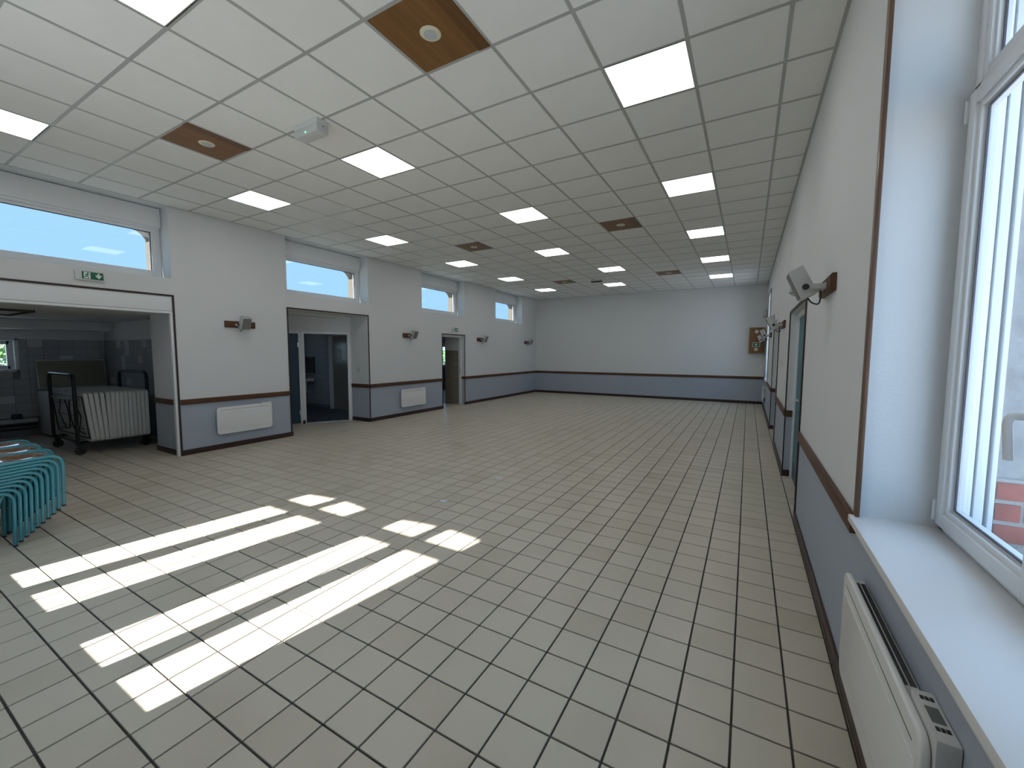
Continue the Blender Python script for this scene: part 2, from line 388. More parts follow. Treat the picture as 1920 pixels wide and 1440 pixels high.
for a, b, c, d in ccells[300:]: g.box(a, b, c, d, HC+.0008, HC+.014)
o = build('ceiling_tiles', g, 'ctile', ceiling); o['kind'] = 'stuff'

# ---- dado rails, baseboards, trims
tn = [0]
def rail(fn, u0, u1, along, label):
    tn[0] += 1
    g = G(); p = fn(u0, RZ0, -.024); q = fn(u1, RZ1, .0); g.box(p[0], q[0], p[1], q[1], p[2], q[2])
    return struct('trim_%d' % tn[0], g, 'rail' if along == 'Y' else 'railx', label, 'rail', bevel=.006)
rail(fL, 2.95, 4.695, 'Y', 'brown wooden rail on left wall above the wide heater')
rail(fL, 6.63, 9.215, 'Y', 'brown wooden rail on left wall above the second heater')
rail(fL, 10.315, YF, 'Y', 'brown wooden rail on left wall between narrow doorway and far corner')
rail(fF, XL, XR, 'X', 'long brown wooden rail across the far wall')
rail(fR, 2.365, 4.74, 'Y', 'brown wooden rail on right wall nearest the big window')
rail(fR, 6.46, 8.57, 'Y', 'brown wooden rail on right wall between the two recessed doors')
rail(fR, 10.33, 12.66, 'Y', 'brown wooden rail on right wall beyond the second recessed door')
rail(fR, YB, .86, 'Y', 'brown wooden rail on right wall before the near window')
rail(fB, XL, XR, 'X', 'brown wooden rail on the wall behind the camera')
f_rev1 = lambda u, z, d: (u, OP1[1]+d, z)
f_rev2 = lambda u, z, d: (u, OP2[1]+d, z)
rail(f_rev1, -8.34, XL-.06, 'X', 'short rail inside the storeroom opening beside the white post')
rail(f_rev2, -8.13, XL+.0, 'X', 'short rail on the side of the toilet recess')
for i, (a, b) in enumerate(DR):
    rail(lambda u, z, d, b=b: (u, b+d, z), XR, XR+.068, 'X', 'rail end inside the %s recessed door of right wall' % ORD[i])
rail(lambda u, z, d: (u, OP3[1]+d, z), XL-.12, XL, 'X', 'rail end inside the narrow left doorway')
bn = 0
def baseb(side, fn, u0, u1, along, label, t=.016):
    g = G(); fbox(g, fn, u0, u1, 0, BH, -t, .0)
    return struct('baseboard_'+side, g, 'base' if along == 'Y' else 'base', label, 'baseboard', bevel=.004)
baseb('left', fL, 2.935, 4.735, 'Y', 'dark baseboard under the wide heater on left wall')
baseb('left', fL, 6.60, 9.25, 'Y', 'dark baseboard under the second heater on left wall')
baseb('left', fL, 10.27, YF, 'Y', 'dark baseboard on left wall next to the far corner')
baseb('far', fF, XL, XR, 'X', 'dark baseboard along the far wall')
baseb('right', fR, YB, 4.77, 'Y', 'dark baseboard along right wall under the near heater')
baseb('right', fR, 6.43, 8.6, 'Y', 'dark baseboard on right wall between the recessed doors')
baseb('right', fR, 10.3, YF, 'Y', 'dark baseboard on right wall under the far heater')
baseb('back', fB, XL, XR, 'X', 'dark baseboard on the wall behind the camera')
baseb('left', f_rev1, -8.34, XL-.05, 'X', 'dark baseboard inside the storeroom opening')
baseb('left', f_rev2, -8.13, XL+.016, 'X', 'dark baseboard on the side of the toilet recess')
for i, (a, b) in enumerate(DR):
    baseb('right', lambda u, z, d, b=b: (u, b+d, z), XR-.016, XR+.068, 'X', 'dark baseboard end inside the %s recessed door' % ORD[i])
def frame_trim(fn, u0, u1, z0, z1, w, t, m, label, bottom=False):
    tn[0] += 1; g = G()
    fbox(g, fn, u0-w, u0, z0, z1+w, -t, 0); fbox(g, fn, u1, u1+w, z0, z1+w, -t, 0); fbox(g, fn, u0, u1, z1, z1+w, -t, 0)
    return struct('trim_%d' % tn[0], g, m, label, 'trim', bevel=.003)
frame_trim(fL, OP1[0], OP1[1], 0, OP1[3], .024, .012, 'trimdark', 'dark wooden edging around the wide storeroom opening')
frame_trim(fL, OP2[0], OP2[1], 0, OP2[3], .024, .012, 'trimdark', 'dark wooden edging around the toilet recess')
frame_trim(fL, OP3[0], OP3[1], 0, OP3[3], .024, .012, 'trimdark', 'dark wooden edging around the narrow left doorway')
frame_trim(fR, DR[0][0], DR[0][1], 0, 2.12, .03, .014, 'trimdark', 'dark wooden edging around the nearer recessed door on right wall')
frame_trim(fR, DR[1][0], DR[1][1], 0, 2.12, .03, .014, 'trimdark', 'dark wooden edging around the farther recessed door on right wall')
frame_trim(fR, WR1[0], WR1[1]-.03, .885, WZ1, .042, .016, 'railz', 'brown wooden edging around the large near window')
frame_trim(fR, WR2[0], WR2[1], .885, WZ1, .035, .014, 'railz', 'brown wooden edging around the far right window')

# ------------------------------------------------------------------ windows
wn = [0]
def big_window(fn, u0, u1, label, handle_side=1):
    wn[0] += 1
    root = thing('window_%d' % wn[0], label, 'window', kind='structure')
    zs = .885
    g = G()
    fbox(g, fn, u0-.03 if fn is not fR else u0-.06, u1+.002, zs-.03, zs, -.035, .275)
    build('window_sill', g, 'sill', root, bevel=.003)
    g = G(); w = .05; d0, d1 = .262, .335
    fbox(g, fn, u0, u0+w, zs, WZ1, d0, d1); fbox(g, fn, u1-w, u1, zs, WZ1, d0, d1)
    fbox(g, fn, u0, u1, zs, zs+.045, d0, d1); fbox(g, fn, u0, u1, WZ1-w, WZ1, d0, d1); fbox(g, fn, u0, u1, 2.575, 2.64, d0, d1)
    build('window_frame', g, 'pvc', root, bevel=.003)
    um = (u0+u1)/2
    def sash(a, b, z0, z1, s, dd, name):
        g = G(); d0, d1 = dd
        # stepped profile: face, bead, inner rebate
        for k, (ww, e0, e1) in enumerate(((s*.62, d0, d1), (s*.85, d0+.012, d1-.004), (s, d0+.030, d1-.01))):
            fbox(g, fn, a, a+ww, z0, z1, e0, e1); fbox(g, fn, b-ww, b, z0, z1, e0, e1)
            fbox(g, fn, a+ww, b-ww, z0, z0+ww, e0, e1); fbox(g, fn, a+ww, b-ww, z1-ww, z1, e0, e1)
        o = build(name, g, 'pvc', root, bevel=.002)
        g = G(); ww = s+.001
        for (p, q, r, t) in ((a+ww-.006, a+ww, z0+ww, z1-ww), (b-ww, b-ww+.006, z0+ww, z1-ww), (a+ww, b-ww, z0+ww-.006, z0+ww), (a+ww, b-ww, z1-ww, z1-ww+.006)):
            fbox(g, fn, p, q, r, t, d0+.026, d0+.032)
        build('gasket', g, 'gasket', o)
        g = G(); fbox(g, fn, a+s-.005, b-s+.005, z0+s-.005, z1-s+.005, (d0+d1)/2+.006, (d0+d1)/2+.012)
        build('pane', g, 'glass', o)
        return o
    sd = (.240, .305)
    s1 = sash(u0+.035, um-.012, .915, 2.60, .085, sd, 'casement')
    s2 = sash(um-.008, u1-.035, .915, 2.60, .085, sd, 'casement')
    g = G(); fbox(g, fn, um-.035, um+.035, .93, 2.59, sd[0]-.008, sd[0]+.02); build('meeting_stile', g, 'pvc', root, bevel=.004)
    sash(u0+.045, um-.02, 2.64, WZ1-.045, .055, (.268, .325), 'top_light')
    sash(um+.02, u1-.045, 2.64, WZ1-.045, .055, (.268, .325), 'top_light')
    g = G(); fbox(g, fn, um-.03, um+.03, 2.6, WZ1, .268, .33); build('mullion', g, 'pvc', root)
    # hinges
    for hu in (u0+.026, u1-.036):
        for hz in (.925, 2.5):
            g = G(); fbox(g, fn, hu+.004, hu+.013, hz, hz+.085, .231, .243); build('hinge', g, 'pvc', root, bevel=.003)
    # handle: rosette + crank
    hz = 1.44; um += .035; g = G(); fbox(g, fn, um-.016, um+.016, hz-.035, hz+.035, sd[0]-.02, sd[0]-.006)
    h = build('handle', g, 'pvc', root, bevel=.003)
    P = lambda u, z, d: Vector(fn(u, z, d))
    g = G(); g.tube(rounded([P(um, hz, .235), P(um, hz, .185), P(um+.004, hz-.02, .18), P(um+.012, hz-.125, .192)], .03, 6), .0105, 12)
    build('lever', g, 'pvc', h, smooth=True)
    # outside: shutter guide rails and arched lintel
    for a, b in ((u0+.0, u0+.045), (u1-.045, u1)):
        g = G(); fbox(g, fn, a, b, zs-.02, WZ1, .345, .372); fbox(g, fn, a, b, zs-.02, WZ1, .385, .40)
        build('shutter_guide', g, 'pvc', root, bevel=.002)
    g = G(); n = 14
    arc = [(u0+(u1-u0)*i/n, 3.05+.06*(1-(2*i/n-1)**2)) for i in range(n+1)]
    g.ext([(u0, 3.45)]+arc+[(u1, 3.45)], .42, .548, lambda p, q, d: fn(p, q, d))
    build('arched_lintel', g, 'render', root)
    g = G(); fbox(g, fn, u0, u1, .80, .862, .30, .60); build('outer_sill', g, 'mortar', root, bevel=.006)
    return root
win1 = big_window(fR, *WR1, 'large white casement window on the right above the near heater')
big_window(fR, *WR2, 'tall window at the far end of right wall')
big_window(fB, *WB[0], 'tall window behind the camera, farther from the right wall')
big_window(fB, *WB[1], 'tall window behind the camera, nearer the right wall')
# outside jamb of the near window: roughcast face and brick courses
g = G(); g.box(XR+.405, XR+.55, WR1[1]-.028, WR1[1], .862, 3.04)
build('outer_jamb', g, 'render', win1)
g = G(); g.box(XR+.405, XR+.551, WR1[1]-.034, WR1[1]-.028, .862, 1.128); build('mortar_bed', g, 'mortar', win1)
for k in range(3):
    z = .872+k*.084; cut = XR+.475 if k % 2 else XR+.50
    for a, b in ((XR+.406, cut), (cut+.012, XR+.552)):
        build('brick', G().box(a, b, WR1[1]-.040+random.uniform(-.002, .002), WR1[1]-.03, z+.006, z+.074), 'brick', win1, bevel=.003)

def clerestory(u0, u1, label):
    wn[0] += 1
    root = thing('window_%d' % wn[0], label, 'window', kind='structure')
    z0, z1 = 2.70, HC; zb = 3.47
    g = G(); d0, d1 = .30, .37; w = .11
    fbox(g, fL, u0, u0+w, z0, zb, d0, d1); fbox(g, fL, u1-w, u1, z0, zb, d0, d1); fbox(g, fL, u0+w, u1-w, z0, z0+w+.02, d0, d1); fbox(g, fL, u0+w, u1-w, zb-.07, zb, d0, d1)
    fr = build('window_frame', g, 'pvc', root, bevel=.004)
    g = G()
    for a, b, c, d in ((u0+w, u0+w+.012, z0+w, zb-.07), (u1-w-.012, u1-w, z0+w, zb-.07), (u0+w, u1-w, zb-.08, zb-.07)): fbox(g, fL, a, b, c, d, d0+.02, d0+.03)
    build('gasket', g, 'gasket', fr)
    g = G(); fbox(g, fL, u0+w-.005, u1-w+.005, z0+w, zb-.065, d0+.035, d0+.042); build('pane', g, 'sky_dim_glass', root)
    g = G(); fbox(g, fL, u0+.006, u1-.006, zb+.0, z1-.01, .235, .38); fbox(g, fL, u0+.02, u1-.02, zb-.03, zb, .255, .30)
    build('shutter_box', g, 'pvc', root, bevel=.006)
    # outside facing with rounded upper corners
    g = G(); a, b = u0+.03, u1-.03; zt = 3.50; r = .22
    def corner(ua, sgn):
        pts = [(ua, zt), (ua, 2.6), (ua+sgn*.09, 2.6), (ua+sgn*.09, zt-r)]
        pts += [(ua+sgn*.09+sgn*r*(1-math.cos(t)), zt-r+r*.8*math.sin(t)) for t in [i/6*PI/2 for i in range(1, 7)]]
        pts += [(ua+sgn*(.09+r), zt)]
        return pts
    for ua, sg in ((u0, 1), (u1, -1)): g.ext(corner(ua, sg), .40, .56, fL)
    build('outer_jamb', g, 'tan', root)
    return root
for i, (a, b) in enumerate(CW):
    clerestory(a, b, ['high window over the wide storeroom opening', 'high window over the toilet recess', 'high window over the narrow left doorway', 'high window on left wall nearest the far corner'][i])

# ------------------------------------------------------------------ doors in the right wall
def handle_geom(g, p, q, out):
    p, q, out = Vector(p), Vector(q), Vector(out)
    g.tube(rounded([p, p+out*.05, q+out*.05], .015, 4), .009, 8)
dn = 0
for i, (a, b) in enumerate(DR):
    dn += 1
    root = thing('door_%d' % dn, ['teal double door in the nearer recess of right wall', 'teal double door in the farther recess of right wall'][i], 'door', kind='structure')
    g = G(); fbox(g, fR, a, a+.045, 0, 2.12, .07, .17); fbox(g, fR, b-.045, b, 0, 2.12, .07, .17); fbox(g, fR, a+.045, b-.045, 2.06, 2.12, .07, .17)
    build('door_frame', g, 'pvc', root, bevel=.004)
    m = (a+b)/2
    for s, (p, q) in enumerate(((a+.045, m-.002), (m+.002, b-.045))):
        g = G(); fbox(g, fR, p, q, .006, 2.06, .092, .137); lf = build('door_leaf', g, 'teal_door', root, bevel=.003)
        hu = q-.07 if s == 0 else p+.07
        g = G(); fbox(g, fR, hu-.02, hu+.02, .93, 1.15, .084, .092); handle_geom(g, fR(hu, 1.08, .092), fR(hu+(-.12 if s == 0 else .12), 1.08, .092), (-1, 0, 0)); build('handle', g, 'chrome', lf)
        g = G(); fbox(g, fR, p+.05, q-.05, .02, .22, .089, .092); build('kick_plate', g, 'blue_door', lf)

# ------------------------------------------------------------------ storeroom behind the wide opening
KX, KY, KH = -11.9, 3.37, 2.20
pg = G(); pg.box(XL-.79, XL-.40, OP1[1], OP1[1]+.46, 0, RZ0, 1); pg.box(XL-.79, XL-.40, OP1[1], OP1[1]+.46, RZ0, 2.45, 0)
struct('wall_pier', pg, ['paint', 'paint_low'], 'deep side of the storeroom opening, white over grey', 'wall')
kz = (1.93, 2.155, 1.226, 1.855)
kg = wall_geom(-.6, YF+.3, 0, 2.6, .15, [(1.35, 2.155, 1.226, 1.855), (5.2, 6.1, 1.2, 1.95), (14.1, 15.0, 1.0, 1.9)], lambda u, z, d: (KX-d, u, z))
wk = struct('wall_annex', kg, 'kgrout', 'dim rear wall of the storeroom covered in square tiles', 'wall')
wk2 = struct('wall_storeroom', G().box(KX, XL-.79, KY, KY+.12, 0, 2.6), 'kgrout', 'dim side wall of the storeroom with glossy tiles', 'wall')
struct('wall_storeroom_end', G().box(KX, XL-.4, -.25, -.1, 0, 2.6), 'plaster', 'unseen near end wall of the storeroom', 'wall')
struct('ceiling_storeroom', G().box(KX, XL-.30, -.25, KY+.1, KH, 2.45), 'plaster', 'low plastered ceiling of the storeroom', 'ceiling')
struct('trim_soffit', G().box(KX, KX+.45, -.1, KY, 2.02, KH), 'plaster', 'boxed soffit along the back of storeroom ceiling', 'soffit', bevel=.01)
struct('roof_annex', G().box(-12.3, XL-.40, -.6, YF+.3, 2.46, 2.62), 'slab', 'flat roof over the side rooms', 'roof')
# plaster band over the tiles
build('plaster_band', G().box(KX, KX+.006, -.1, KY, 1.835, 2.03), 'plaster', wk)
build('plaster_band', G().box(KX, XL-.8, KY-.006, KY, 1.835, KH), 'plaster', wk2)
def wall_tiles(parent, fn, u0, u1, z0, z1, pu, pz, m, light, hole=None, lightp=.06, name='wall_tile'):
    nu = math.ceil((u1-u0)/pu); nz = math.ceil((z1-z0)/pz); cache = {}
    for i in range(nu):
        for j in range(nz):
            a, b = u0+i*pu+.003, min(u0+(i+1)*pu, u1)-.003; d, c = z1-j*pz-.003, max(z1-(j+1)*pz, z0)+.003
            if b-a < .02 or d-c < .02: continue
            if hole and a < hole[1] and b > hole[0] and c < hole[3] and d > hole[2]:
                if b > hole[1]+.02: a = hole[1]+.002
                elif d > hole[3]+.02: c = hole[3]+.002
                elif c < hole[2]-.02: d = hole[2]-.002
                else: continue
            mm = light if random.random() < lightp else m
            key = (round(b-a, 3), round(d-c, 3), mm)
            P = Vector(fn(0, 0, 0)); lo = Vector(fn(b-a, d-c, -.007))-P
            if key not in cache:
                o = build(name, G().box(0, lo.x, 0, lo.y, 0, lo.z), mm, parent); cache[key] = o.data
            else:
                o = bpy.data.objects.new(name, cache[key]); C.objects.link(o); o.parent = parent
            o.location = fn(a, c, 0)
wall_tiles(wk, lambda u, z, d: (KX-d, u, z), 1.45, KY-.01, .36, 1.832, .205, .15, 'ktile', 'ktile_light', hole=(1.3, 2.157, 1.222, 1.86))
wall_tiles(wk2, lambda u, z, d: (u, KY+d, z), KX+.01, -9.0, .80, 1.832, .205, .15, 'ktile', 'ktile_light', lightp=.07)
wn[0] += 1
root = thing('window_%d' % wn[0], 'small storeroom window at the left edge with greenery outside', 'window', kind='structure')
kf = lambda u, z, d: (KX-d, u, z)
g = G(); a, b, c, d = 1.35, 2.155, 1.226, 1.855
for (p, q, r, t) in ((a, a+.05, c, d), (b-.05, b, c, d), (a, b, c, c+.05), (a, b, d-.05, d)): fbox(g, kf, p, q, r, t, -.035, .02)
build('window_casing', g, 'pvc', root, bevel=.006)
g = G()
for (p, q, r, t) in ((a+.05, a+.12, c+.05, d-.05), (b-.14, b-.05, c+.05, d-.05), (a+.1, b-.1, c+.05, c+.12), (a+.1, b-.1, d-.12, d-.05)): fbox(g, kf, p, q, r, t, .02, .07)
build('window_frame', g, 'pvc', root, bevel=.004)
build('pane', fbox(G(), kf, a+.1, b-.12, c+.1, d-.1, .04, .045), 'glass', root)
# shutter casing and guide post of the wide opening
root = thing('shutter_casing', 'white shutter casing across the top of the storeroom opening', 'shutter', (XL, 1.6, 2.18))
loc = Vector((XL, 1.6, 2.18))
def local(g, loc):
    g.v = [(x-loc[0], y-loc[1], z-loc[2]) for x, y, z in g.v]; return g
g = G().box(XL-.28, XL-.006, OP1[0], OP1[1]-.004, 2.218, 2.432); build('casing', local(g, loc), 'pvc', root, bevel=.003)
g = G().box(XL-.16, XL-.004, OP1[0], OP1[1]-.03, 2.18, 2.214); build('bottom_bar', local(g, loc), 'pvc', root, bevel=.003)
g = G().box(XL-.06, XL-.002, OP1[1]-.034, OP1[1]-.002, -0, 2.214); tag(build('guide_post', g, 'pvc', bevel=.003), 'slim white post at the right of the storeroom opening', 'post')
# ceiling hatch
root = thing('ceiling_hatch', 'dark-edged hatch in the storeroom ceiling', 'hatch', (-9.6, 1.2, KH))
g = G()
for (x0, x1, y0, y1) in ((-.6, .6, -.62, -.58), (-.6, .6, .58, .62), (-.62, -.58, -.62, .62), (.58, .62, -.62, .62)): g.box(x0, x1, y0, y1, -.03, 0)
build('hatch_frame', g, 'trimdark', root); build('hatch_panel', G().box(-.57, .57, -.57, .57, -.012, 0), 'plaster', root)
# pipes on the back wall
root = thing('pipe_cover', 'white ledge and dark pipes low on the storeroom rear wall', 'pipes', (KX, 1.2, .3))
g = local(G().box(KX+.007, KX+.13, -.1, 2.31, .27, .345), (KX, 1.2, .3)); build('ledge', g, 'dirtywhite', root, bevel=.006)
for z in (.22, .15):
    g = local(G().tube([(KX+.06, -.1, z), (KX+.06, 2.31, z)], .018), (KX, 1.2, .3)); build('pipe', g, 'dark', root, smooth=True)
g = G().box(-.05, .05, -.06, .06, 0, .09); o = build('junction_box', g, 'dark', bevel=.012); o.location = (KX+.07, 2.06, .345)
tag(o, 'small dark box on the ledge of storeroom rear wall', 'box')
# chest freezer with open lid
root = thing('chest_freezer', 'white chest freezer with its lid raised behind the tables', 'freezer', (KX+.38, 2.83, 0))
build('body', G().box(-.32, .30, -.49, .49, .04, .86), 'freezer', root, bevel=.02)
build('plinth', G().box(-.28, .26, -.46, .46, 0, .045), 'dark', root)
ld = G().ext([(-.29, .90), (-.22, .88), (-.30, 1.44), (-.36, 1.45)], -.49, .49, lambda p, q, d: (p, d, q)); lid = build('lid', ld, 'freezer', root, bevel=.015)
ld = G().ext([(-.238, .905), (-.214, .905), (-.287, 1.425), (-.31, 1.425)], -.475, .475, lambda p, q, d: (p, d, q)); build('lid_liner', ld, 'freezer_in', lid, bevel=.008)
# table trolley
TY = 2.15; TXN, TXF = -8.95, -10.12
root = thing('table_trolley', 'black tubular trolley carrying folded tables', 'trolley', (-9.55, 2.55, 0))
lo = (-9.55, 2.55, 0)
g = G()
for x in (TXN-.05, TXF+.05): g.tube([(x, TY, .19), (x, 3.02, .19)], .02, 8)
for y in (TY+.03, 2.6, 3.0): g.tube([(TXN-.05, y, .19), (TXF+.05, y, .19)], .02, 8)
build('base_frame', local(g, lo), 'black_tube', root, smooth=True)
for y, zz in ((TY-.005, 1.255), (3.03, 1.26)):
    g = G(); g.tube(rounded([(TXN, y, .17), (TXN, y, zz), (TXF, y, zz), (TXF, y, .17)], .11, 7), .024, 10); h = build('push_handle', local(g, lo), 'black_tube', root, smooth=True)
    g = G(); g.tube([(TXN, y, .86), (TXF, y, .86)], .013, 8); build('cross_bar', local(g, lo), 'chrome', h, smooth=True)
for x in (TXN-.02, TXF+.08):
    for y in (TY+.02, 2.98):
        c = thing('caster', None, None); c.parent = root; c.location = (x-lo[0], y-lo[1], 0)
        del_ = build('wheel', G().cyl((-.018, 0, .065), (1, 0, 0), .065, .036, 20), 'dark', c, smooth=True)
        g = G().box(-.028, -.022, -.03, .03, .05, .165).box(.022, .028, -.03, .03, .05, .165).box(-.03, .03, -.04, .04, .15, .17); build('fork', g, 'black_tube', c)
# folding tables standing on edge
def make_table():
    root = thing('folding_table', '', 'table')
    L, Hh = 1.56, .765
    poly = rrect(L, Hh, .06, 5)
    g = G().ext(poly, 0, .050, lambda p, q, d: (p, d, q+Hh/2)); build('table_top', g, 'table', root, bevel=.008)
    g = G(); y = -.003
    for z in (.06, Hh-.06): g.tube([(-L/2+.05, y, z), (L/2-.05, y, z)], .0105, 6)
    for x in (-L/2+.05, L/2-.05): g.tube([(x, y, .06), (x, y, Hh-.06)], .0105, 6)
    build('frame', g, 'tframe', root, smooth=True)
    for s in (-1, 1):
        g = G(); g.tube(rounded([(s*.58, y, .11), (s*.10, y, .15), (s*.04, y, .30), (s*.04, y, .47), (s*.10, y, .62), (s*.58, y, .66)], .06, 4), .0105, 6); build('folded_leg', g, 'tframe', root, smooth=True)
        g = G(); g.tube([(s*.30, y, .13), (s*.52, y, .38), (s*.30, y, .64)], .008, 6); build('leg_brace', g, 'tframe', root, smooth=True)
    g = G()
    for z in (.2, .38, .56): g.tube([(-.6, y, z), (.6, y, z)], .007, 6)
    build('stay_rod', g, 'chrome', root, smooth=True)
    return root
proto = make_table()
for k in range(14):
    t = proto if k == 0 else dup(proto, (0,0,0))
    lean = [.085, .075, .06, .042, .02][k] if k < 5 else 0
    y0 = [2.245, 2.297, 2.348, 2.400, 2.452][k] if k < 5 else 2.475+(k-5)*.0525+.02
    t.location = (-8.72-.78-(.0 if k else .0)+random.uniform(-.006, .006), y0, .212)
    t.rotation_euler = (lean, 0, 0)
    t['label'] = 'grey-white folding table on edge, %s from the left in the trolley' % (ORD[k] if k else 'first') if k < 13 else 'grey-white folding table on edge, last at the right in the trolley'
    t['group'] = 'folding tables on the trolley'

# ------------------------------------------------------------------ recess with toilet doors
P1 = Vector((-8.14, 6.60)); P0 = Vector((-9.26, 4.72)); D = (P0-P1).normalized(); N = Vector((D.y, -D.x))   # N points away from hall?
if N.x > 0: N = -N
def fD(u, z, d): p = P1+D*u+N*d; return (p.x, p.y, z)
def obox(g, u0, u1, z0, z1, d0, d1, mi=0):
    vs = [fD(u, z, d) for z in (z0, z1) for u, d in ((u0, d0), (u1, d0), (u1, d1), (u0, d1))]
    return g.add(vs, [(3,2,1,0),(4,5,6,7),(0,1,5,4),(1,2,6,5),(2,3,7,6),(3,0,4,7)], mi)
LD = (P0-P1).length
DO = (0.08, 0.985); DO2 = (1.10, 1.98)      # right doorway, left doorway along the slanted wall
DZ = 2.02
g = G()
for a, b in ((0, DO[0]), (DO[1], DO2[0]), (DO2[1], LD+.1)): obox(g, a, b, 0, 2.46, 0, .1)
for a, b in (DO, DO2): obox(g, a, b, DZ, 2.46, 0, .1)
struct('wall_recess', g, 'paint', 'slanted wall with two doorways at the back of the toilet recess', 'wall')
pg = G()
for z0, z1, mi in ((0, RZ0, 1), (RZ0, 2.46, 0)):
    pg.box(-8.14, XL-.40, OP2[1], OP2[1]+.12, z0, z1, mi)
    pg.box(-9.35, XL-.40, OP2[0]-.12, OP2[0], z0, z1, mi)
struct('wall_recess_side', pg, ['paint', 'paint_low'], 'side of the toilet recess, white over grey', 'wall')
struct('ceiling_recess', G().box(-9.5, XL-.38, OP2[0], OP2[1], 2.425, 2.46), 'plaster', 'small plaster ceiling of the toilet recess', 'ceiling')
for i, (a, b) in enumerate((DO, DO2)):
    dn += 1
    root = thing('door_%d' % dn, ['open doorway with white frame leading to the washroom', 'dark blue toilet door beside the washroom doorway'][i], 'door', kind='structure')
    g = G(); obox(g, a-.055, a, 0, DZ+.05, -.014, .1); obox(g, b, b+.055, 0, DZ+.05, -.014, .1); obox(g, a, b, DZ, DZ+.05, -.014, .1)
    build('door_frame', g, 'pvc', root)
    if i == 0:
        build('threshold', obox(G(), a, b, 0, .008, -.01, .06), 'chrome', root)
        # leaf swung inward, hinged on the left jamb
        p = Vector(fD(b, 0, .1)); dr = (Vector((*N, 0))*.96+Vector((*(-D), 0))*.06).normalized(); w = .85; th = Vector((*D, 0))*.04
        q = p+dr*w
        g = G().add([(v.x, v.y, z) for z in (.01, DZ-.01) for v in (p, q, q+th, p+th)], [(3,2,1,0),(4,5,6,7),(0,1,5,4),(1,2,6,5),(2,3,7,6),(3,0,4,7)])
        build('door_leaf', g, 'blue_door', root)
    else:
        lf = build('door_leaf', obox(G(), a+.002, b-.002, .01, DZ, .03, .07), 'blue_door', root)
        g = G(); obox(g, b-.07, b-.04, .95, 1.15, .022, .03); hp = Vector(fD(b-.055, 1.08, .03)); hq = Vector(fD(b-.17, 1.08, .03)); handle_geom(g, hp, hq, Vector((-N.x, -N.y, 0))); build('handle', g, 'chrome', lf)
        for z in (.2, 1.72): build('hinge', obox(G(), a-.004, a+.016, z, z+.1, .012, .03), 'chrome', lf)
g = G().cyl(fD(1.035, 0, -.05), (0, 0, 1), .025, .075, 16); tag(build('door_stop', g, 'dark', bevel=.004), 'small black door stop on the floor between the two toilet doorways', 'door stop')
# switch on the recess side
root = thing('light_switch', 'small grey switch on the side of the toilet recess', 'switch', (-7.86, OP2[1], 1.2))
build('plate', G().box(-.035, .035, -.012, 0, -.04, .04), 'ral_grey', root, bevel=.004); build('rocker', G().box(-.02, .02, -.017, -.01, -.025, .025), 'spk', root, bevel=.003)
# washroom
WX0, WX1, WY0, WY1 = -11.88, -8.2, 4.0, 7.62
struct('floor_washroom', G().ext([tuple(P1+N*.06), tuple(P0+N*.06), (-9.36, 3.6), (-11.9, 3.6), (-11.9, 8.6), (-8.22, 8.6), (-8.22, 6.72)], -.006, .004, lambda p, q, d: (p, q, d)), 'wcfloor', 'dark floor of the washroom', 'floor')
wv = struct('wall_washroom', G().box(-11.9, -8.26, WY1, WY1+.1, 0, 2.46), 'kgrout', 'tiled washroom wall seen through the doorway', 'wall')
struct('ceiling_washroom', G().box(-11.9, -8.2, 3.45, 8.6, 2.40, 2.46), 'plaster', 'washroom ceiling', 'ceiling')
struct('wall_washroom_side', G().box(-8.36, -8.26, OP2[1]+.12, WY1, 0, 2.46), 'plaster', 'washroom side wall next to the recess', 'wall')
struct('wall_partition', G().box(KX, -9.35, 4.45, 4.55, 0, 2.46), 'plaster', 'partition behind the blue toilet door', 'wall')
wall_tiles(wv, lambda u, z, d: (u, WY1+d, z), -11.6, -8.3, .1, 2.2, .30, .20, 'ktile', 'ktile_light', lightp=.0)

dn += 1
root = thing('door_%d' % dn, 'grey cubicle door with a paper notice inside the washroom', 'door', kind='structure')
g = G()
for a, b, z0, z1 in ((-10.30, -10.14, 0, 2.15), (-9.35, -9.2, 0, 2.15), (-10.30, -9.2, 2.05, 2.15)): g.box(a, b, WY1-.03, WY1-.008, z0, z1)
build('door_frame', g, 'plaster', root, bevel=.004); lf = build('door_leaf', G().box(-10.13, -9.36, WY1-.022, WY1-.008, .01, 2.05), 'brown_tile', root)
build('notice', G().box(-9.94, -9.78, WY1-.026, WY1-.022, 1.40, 1.70), 'paper', lf)
root = thing('wash_basin', 'white wall basin seen through the washroom doorway', 'basin', (-11.15, WY1-.008, .86))
g = G().ext(rrect(.42, .34, .09, 5), -.10, 0, lambda p, q, d: (p, q-.18, d)); build('bowl', g, 'ceramic', root, bevel=.02)
build('tap', G().tube(rounded([(0, -.04, 0), (0, -.04, .09), (0, -.15, .08)], .03, 5), .011, 8), 'chrome', root, smooth=True)
build('trap', G().tube(rounded([(0, -.17, -.10), (0, -.17, -.42), (0, 0, -.42)], .05, 5), .02, 8), 'pvc', root, smooth=True)
root = thing('mirror', 'small dark-edged mirror over the wash basin', 'mirror', (-11.18, WY1-.008, 1.0))
build('mirror_glass', G().box(-.2, .2, -.008, 0, 0, .46), 'mirror', root); build('mirror_edge', G().box(.2, .225, -.02, 0, -.01, .47), 'dark', root)

